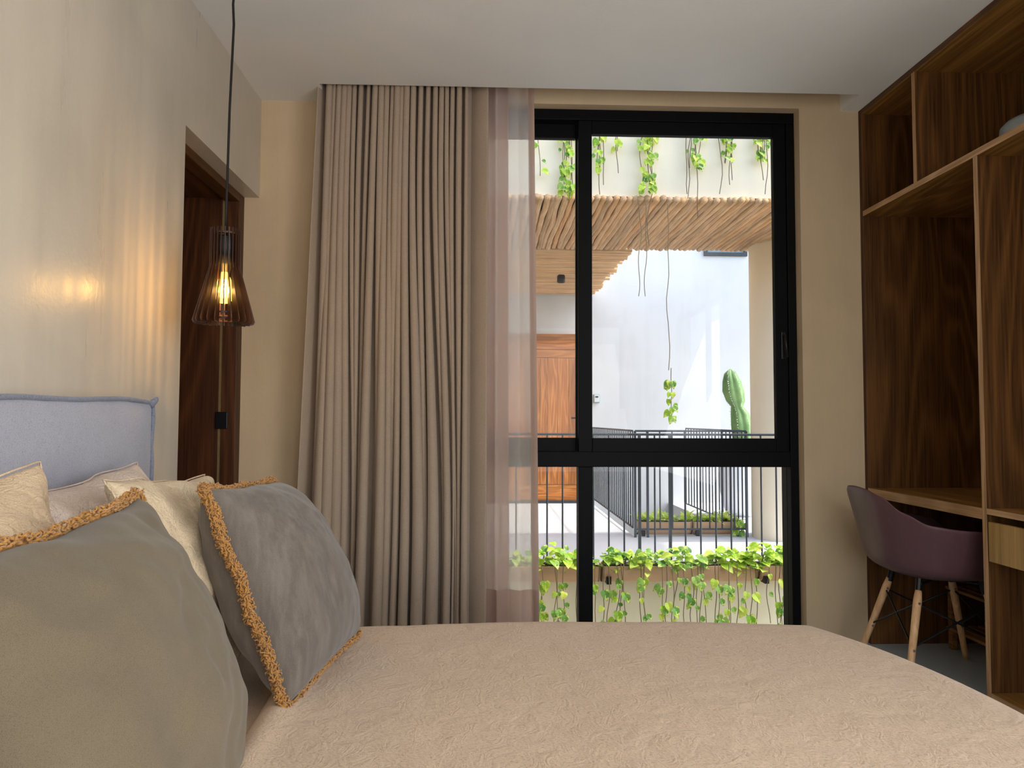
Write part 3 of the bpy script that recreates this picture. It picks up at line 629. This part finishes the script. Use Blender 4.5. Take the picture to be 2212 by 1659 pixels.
hp = aty(1243, 903, YDW); obj('handle', MB().tube([(hp.x+0.03, YDW-0.04, hp.z), (hp.x+0.03, YDW-0.09, hp.z), (hp.x-0.07, YDW-0.09, hp.z)], 0.012, 8), 'black_metal', ed, True)
kp = aty(1288, 861, YDW); kb = thing('key_box', 'small grey key lock box on the wall right of the entrance door', 'lock box', (kp.x, YDW, kp.z-0.06))
B('body', (kp.x-0.046, YDW-0.045, kp.z-0.062), (kp.x+0.046, YDW-0.001, kp.z+0.062), 'keybox_grey', kb, 0.012); B('cover', (kp.x-0.034, YDW-0.05, kp.z-0.05), (kp.x+0.034, YDW-0.044, kp.z+0.048), 'keybox_light', kb, 0.006); B('dial_window', (kp.x-0.022, YDW-0.053, kp.z+0.012), (kp.x+0.022, YDW-0.049, kp.z+0.034), 'black_metal', kb, 0.004)
q0, q1 = aty(1520, 553, YDW), aty(1613, 553, YDW); hw = thing('window_4', 'small dark high window on the white far wall', 'window', (q0.x, YDW, q0.z), kind='structure')
B('frame', (q0.x, YDW-0.03, q0.z), (q1.x, YDW-0.001, q0.z+0.05), 'rail_metal', hw); B('frame', (q0.x, YDW-0.03, q0.z+0.05), (q0.x+0.05, YDW-0.001, q0.z+0.6), 'rail_metal', hw); B('frame', (q1.x-0.05, YDW-0.03, q0.z+0.05), (q1.x, YDW-0.001, q0.z+0.6), 'rail_metal', hw)
B('glass_pane', (q0.x+0.05, YDW-0.012, q0.z+0.05), (q1.x-0.05, YDW-0.002, q0.z+0.6), 'keybox_grey', hw)
# ---- railings
def railing(label, x0, y0, x1, y1, n, ztop=0.962, zbot=None, posts=()):
    r = thing('railing', label, 'railing', (x0, y0, ZFL), group='black courtyard railings'); a = Vector((x0, y0, 0)); b = Vector((x1, y1, 0)); zb_ = ZFL if zbot is None else zbot
    def seg(name, z): obj(name, MB().tube([a+Vector((0, 0, z)), b+Vector((0, 0, z))], 0.010, 6), 'rail_metal', r)
    seg('top_rail', ztop)
    if zbot is not None: seg('bottom_rail', zbot)
    bm_ = MB().tube([(0, 0, zb_), (0, 0, ztop)], 0.0072, 6).mesh('bar'); pm_ = MB().box((-0.011, -0.011, ZFL), (0.011, 0.011, ztop)).mesh('post')
    for k in range(n+1):
        p = a.lerp(b, k/n); post = k in posts; o = link('post' if post else 'bar', pm_ if post else bm_, 'rail_metal', r); o.location = p
    return r
def XR1(u): return aty(u, 938, YR1+0.07).x
railing('near black railing behind the planters full of pothos', XR1(1182)-0.1245*12, YR1+0.07, XR1(1182)+0.1245*24, YR1+0.07, 36, 0.965, None, (0, 18, 20, 36))
railing('black railing across the walkway in front of the far planter', 1.50, YR2, 2.62, YR2, 9, 0.972, 0.0, (0, 1, 9))
railing('black railing on the left of the void leading to the door', 1.50, YR2+0.12, 1.50, YDW-0.15, 24, 0.972, 0.0)
railing('black railing on the right of the void before the cactus pot', 2.62, YR2+0.12, 2.62, 9.57, 17, 0.972, 0.0)
# ---- planters
def trough(label, x0, x1, y, z0, z1, grp):
    t = thing('planter', label, 'planter', ((x0+x1)/2, y, z0), group=grp); r = (z1-z0)*0.62; mb = MB(); n = 14; prof = []
    for k in range(n+1): a = math.radians(-172 + k*164/n); prof.append((y+r*math.cos(a), z1-0.004+(z1-z0)*math.sin(a)))
    prof += [(y+(q-y)*0.9, z1-0.004+(w_-z1+0.004)*0.9) for q, w_ in reversed(prof)]
    mb.prism([(x0, a, b) for a, b in prof], (x1-x0, 0, 0)); obj('trough', mb, 'terracotta', t, bevel=0)
    for xe in (x0, x1-0.015): obj('end_cap', MB().prism([(xe, a, b) for a, b in prof[:n+1]], (0.015, 0, 0)), 'terracotta', t)
    B('soil', (x0+0.015, y-r*0.8, z1-0.035), (x1-0.015, y+r*0.8, z1-0.02), 'soil', t)
    for xb in (x0+0.03,): B('bracket', (xb, y-r*1.02, z0-0.006), (xb+0.035, y+r*1.1, z0+0.05), 'black_metal', t)
    return t
PZ0, PZ1, PY = -0.165, -0.012, 5.775
tx = [-0.45, 0.90, 2.12, 3.35]
for k, lab in enumerate(('near terracotta trough planter behind the curtain and left pane', 'middle near terracotta trough planter under the railing', 'near terracotta trough planter closest to the round column')):
    trough(lab, tx[k]+0.008, tx[k+1]-0.008, PY, PZ0, PZ1, 'near trough planters')
trough('left terracotta trough planter beyond the walkway railing', 1.55, 2.09, YR2+0.17, -0.075, 0.085, 'far trough planters')
trough('right terracotta trough planter beyond the railing beside the column', 2.10, 2.58, YR2+0.17, -0.075, 0.085, 'far trough planters')
# ---- leaves
def leaf_mesh(L, wd_, seed, curl=0.25):
    prof = [(0, 0.0), (-0.06, 0.30), (0.08, 0.46), (0.3, 0.50), (0.55, 0.40), (0.8, 0.18), (1.0, 0.0)]
    mb = MB(); mid = []; r = random.Random(seed); lt = []; rg = []
    for t, w_ in prof:
        z = -curl*L*max(0, t)**2; mid.append(len(mb.v)); mb.v.append((0, max(t, 0.0)*L, z))
        if 0 < w_:
            lt.append(len(mb.v)); mb.v.append((-w_*wd_, t*L, z+0.18*w_*wd_+r.uniform(-0.002, 0.002))); rg.append(len(mb.v)); mb.v.append((w_*wd_, t*L, z+0.18*w_*wd_+r.uniform(-0.002, 0.002)))
        else: lt.append(None); rg.append(None)
    for k in range(len(prof)-1):
        for sd in (lt, rg):
            a, b = sd[k], sd[k+1]
            if a is None: mb.f.append((mid[k], mid[k+1], b))
            elif b is None: mb.f.append((mid[k], mid[k+1], a))
            else: mb.f.append((mid[k], mid[k+1], b, a))
    return mb.mesh('leaf')
LB = [leaf_mesh(0.095, 0.078, k, 0.3) for k in range(3)]; LG = [leaf_mesh(0.085, 0.074, k+9, 0.3) for k in range(3)]
for me_ in LB: me_.materials.append(M['leaf_bright'])
for me_ in LG: me_.materials.append(M['leaf_green'])
def add_leaf(par, p, dirv, up, scale, bright):
    y = Vector(dirv).normalized(); z = Vector(up); z = (z-y*z.dot(y)).normalized(); x = y.cross(z)
    me_ = random.choice(LB if bright else LG); o = bpy.data.objects.new('leaf', me_); COL.objects.link(o); o.parent = par
    mt = Matrix((x, y, z)).transposed().to_4x4(); o.matrix_basis = Matrix.Translation(Vector(p)-par.location) @ mt @ Matrix.Scale(scale, 4); return o
R = random.uniform
def hang(par, x, y, z0, z1, nleaf, bright, spread=0.03, stems=1, size=0.9, mat='vine_stem', gap=0.0, name='vine'):
    for s in range(stems):
        xs = x+R(-spread, spread); n = 14; o = R(0, 30); pts = []
        for k in range(n+1):
            t = k/n; pts.append(Vector((xs+noise.noise((t*3.0*abs(z1-z0)+o, 1, 0))*0.05*min(1, t*3), y+noise.noise((t*3+o, 5, 0))*0.02, z0+(z1-z0)*t)))
        obj(name, MB().tube(pts, 0.0032, 5), mat, par)
        for q in range(nleaf):
            t = R(gap, 1.0); k = min(n-1, int(t*n)); p = pts[k].lerp(pts[k+1], t*n-k); a = R(0, 6.28)
            off = Vector((math.cos(a)*0.035, -abs(math.sin(a))*0.03, R(-0.01, 0.02)))
            add_leaf(par, p+off*0.6, (off.x*0.5+R(-0.02, 0.02), off.y*0.6, -0.03+R(-0.02, 0.012)), (off.x*0.3, -1, 0.5), size*R(0.55, 1.15), bright if random.random() < 0.7 else not bright)
def crown(par, x, n, bright, h=0.12):
    for k in range(n):
        a = R(0, 6.28); rad = R(0.01, 0.17); b = R(-0.05, h); fr_ = -abs(math.sin(a)) if R(0, 1) < 0.7 else abs(math.sin(a))*0.5
        p = Vector((x+rad*math.cos(a), PY-0.02+rad*0.55*fr_, PZ1-0.01+b*(1-rad*2.2)+R(-0.02, 0.03)))
        add_leaf(par, p, (math.cos(a), fr_*0.9-0.15, R(-0.7, 0.7)), (R(-0.3, 0.3), -0.5, 0.9), R(0.5, 1.1), bright if random.random() < 0.75 else not bright)
ordn = ('first', 'second', 'third', 'fourth', 'fifth', 'sixth', 'seventh', 'eighth', 'ninth', 'tenth', 'eleventh', 'twelfth')
us = [1700, 1645, 1592, 1545, 1490, 1448, 1392, 1350, 1302, 1222, 1172, 1110]
dens = [(44, 4), (46, 3), (48, 4), (32, 4), (30, 4), (28, 5), (34, 3), (30, 4), (30, 3), (36, 3), (30, 3), (24, 2)]
for k, (u, (nc, nv)) in enumerate(zip(us, dens)):
    x = aty(u, 1200, PY).x; br = k in (0, 1, 2, 3, 6, 7, 9, 10)
    t = thing('pothos_plant', f'trailing pothos in the near planter row, {ordn[k]} from the right window frame', 'plant', (x, PY, PZ1), group='pothos in the near planters')
    crown(t, x, nc, br, 0.15 if k in (0, 1, 2, 9) else 0.10); obj('stem', MB().tube([(x, PY, PZ1-0.03), (x+0.01, PY-0.02, PZ1+0.05)], 0.005, 6), 'vine_stem', t)
    for q in range(nv):
        dz = random.choice((0.45, 0.7, 0.95)); hang(t, x+R(-0.09, 0.09), PY-0.11-R(0, 0.03), PZ1+0.0, PZ1-dz, int(dz*R(4, 13)), br and R(0, 1) < 0.4, 0.02, 1, 0.85, random.choice(('vine_stem', 'vine_dry')), 0.15)
# far planter foliage: blade clumps
for nm, x0, x1 in (('yellow-green leafy clumps filling the left far planter', 1.56, 2.08), ('yellow-green leafy clumps filling the right far planter', 2.11, 2.57)):
    t = thing('leafy_plant', nm, 'plant', ((x0+x1)/2, YR2+0.17, 0.07), group='plants in the far planters'); me_l = [leaf_mesh(0.13, 0.045, 30+k, 0.4) for k in range(2)]
    for me_ in me_l: me_.materials.append(M['leaf_far'])
    for k in range(70):
        p = Vector((R(x0, x1), YR2+0.17+R(-0.07, 0.07), 0.065)); a = R(0, 6.28); y = Vector((math.cos(a)*0.7, math.sin(a)*0.7-0.2, R(0.2, 1.2))).normalized(); z = Vector((0, 0, 1)) - y*y.z; z.normalize(); x_ = y.cross(z)
        o = bpy.data.objects.new('leaf', random.choice(me_l)); COL.objects.link(o); o.parent = t; o.matrix_basis = Matrix.Translation(p-t.location) @ Matrix((x_, y, z)).transposed().to_4x4() @ Matrix.Scale(R(0.7, 1.25), 4)
t = thing('trailing_vine', 'short green vine trailing over the far planter by the column', 'plant', (aty(1600, 1100, YR2).x, YR2+0.05, 0.1), group='vines'); hang(t, t.location.x, YR2+0.04, 0.1, -0.09, 7, False, 0.03, 2, 0.9)
# ---- vines hanging down the upper wall
YV = YR1-0.05
def vine(label, u, v0, v1, nl, st, br, bare=None, gap=0.0, v0b=None):
    nl = int(nl*1.5)
    x = aty(u, 350, YV).x; zt_ = 4.0 if v0 is None else aty(u, v0, YV).z; t = thing('hanging_vine', label, 'vine', (x, YV, zt_), group='vines hanging on the upper wall')
    hang(t, x, YV, zt_, aty(u, v1, YV).z, nl, br, 0.045, st, 0.66, 'vine_stem', gap)
    if bare:
        for db in bare: hang(t, x+R(-0.06, 0.06), YV-0.01, zt_, aty(u, db, YV).z, 0, br, 0.02, 1, 1, 'vine_dry', 0, 'runner')
    return t
vine('thick leafy vine on the upper wall beside the window mullion, left pane', 1228, None, 415, 17, 4, True, (430,))
vine('leafy vine on the upper wall just right of the mullion', 1290, None, 372, 13, 2, True, (400, 420))
vine('short thin vine on the upper wall with a few round leaves', 1322, None, 325, 9, 1, True, (375,))
vine('longest leafy vine reaching the pole ceiling at mid pane', 1396, None, 416, 18, 4, True, (530,))
vine('leafy vine on the upper wall right of the mid pane', 1497, None, 362, 14, 3, False, (420, 430, 470))
vine('leafy vine with bare forked runners on the upper wall near the pane corner', 1572, None, 352, 11, 3, False, (400, 420, 390))
vine('yellowing vine at the right corner of the upper wall', 1645, None, 346, 14, 4, True, (420, 350, 390))
vine('single leaf vine at the sheer curtain edge on the upper wall', 1158, None, 380, 8, 1, True)
t = vine('long bare runner ending in a leaf cluster before the white wall', 1452, 440, 800, 0, 1, True); hang(t, aty(1450, 850, YV).x, YV, aty(1452, 795, YV).z, aty(1448, 905, YV).z, 16, True, 0.004, 1, 0.75, 'vine_stem', 0.25)
vine('bare forked dry runner below the pole ceiling', 1385, 440, 640, 0, 2, True)
# ---- cactus in its pot
cb = aty(1601, 1010, 9.0).x; CY = 9.0; pr = [(0, ZFL), (0.15, ZFL), (0.20, ZFL+0.06), (0.255, 0.22), (0.27, 0.42), (0.24, 0.60), (0.19, 0.68), (0.17, 0.68), (0.20, 0.60), (0, 0.58)]
tag(obj('cactus_pot', MB().lathe(pr, (cb, CY, 0), 40), 'pot_glaze', smooth=True), 'big pale bulging pot behind the right railing', 'pot')
cs = [(aty(1605, 960, CY), 20), (aty(1603, 920, CY), 22), (aty(1599, 895, CY), 19), (aty(1592, 878, CY), 12), (aty(1589, 866, CY), 19), (aty(1584, 845, CY), 22), (aty(1581, 825, CY), 19), (aty(1578, 808, CY), 13), (aty(1578, 800, CY), 6), (aty(1578, 797, CY), 1)]
cs = [(Vector((cb, CY, 0.58)), 18), (Vector((cb+0.01, CY, 0.72)), 20)] + cs; mb = MB(); NC = 48
for p, r in cs:
    for j in range(NC): a = 2*math.pi*j/NC; rr = r/1600*CY*(0.80+0.26*abs(math.cos(3*a+0.5))**0.7); mb.v.append((p.x+rr*math.cos(a), p.y+rr*math.sin(a), p.z))
for k in range(len(cs)-1):
    for j in range(NC): j2 = (j+1) % NC; mb.f.append((k*NC+j, k*NC+j2, (k+1)*NC+j2, (k+1)*NC+j))
ct = thing('cactus', 'tall ribbed green column cactus in front of the white wall', 'cactus', (cb, CY, 0.58)); obj('stem', mb, 'cactus_skin', ct, True); sp = MB()
for rib in range(6):
    a = (rib*math.pi-0.5)/3
    for k in range(46):
        t = k/45*(len(cs)-2); i = int(t); f = t-i; p = cs[i][0].lerp(cs[i+1][0], f); r = (cs[i][1]*(1-f)+cs[i+1][1]*f)/1600*CY*1.05; e = p+Vector((r*math.cos(a), r*math.sin(a), 0))
        for q in range(2): sp.tube([e, e+Vector((math.cos(a+R(-0.7, 0.7))*0.018, math.sin(a+R(-0.7, 0.7))*0.018, R(-0.01, 0.014)))], [0.003, 0.001], 3)
so_ = obj('spines', sp, 'white_paint', ct); so_['kind'] = 'stuff'
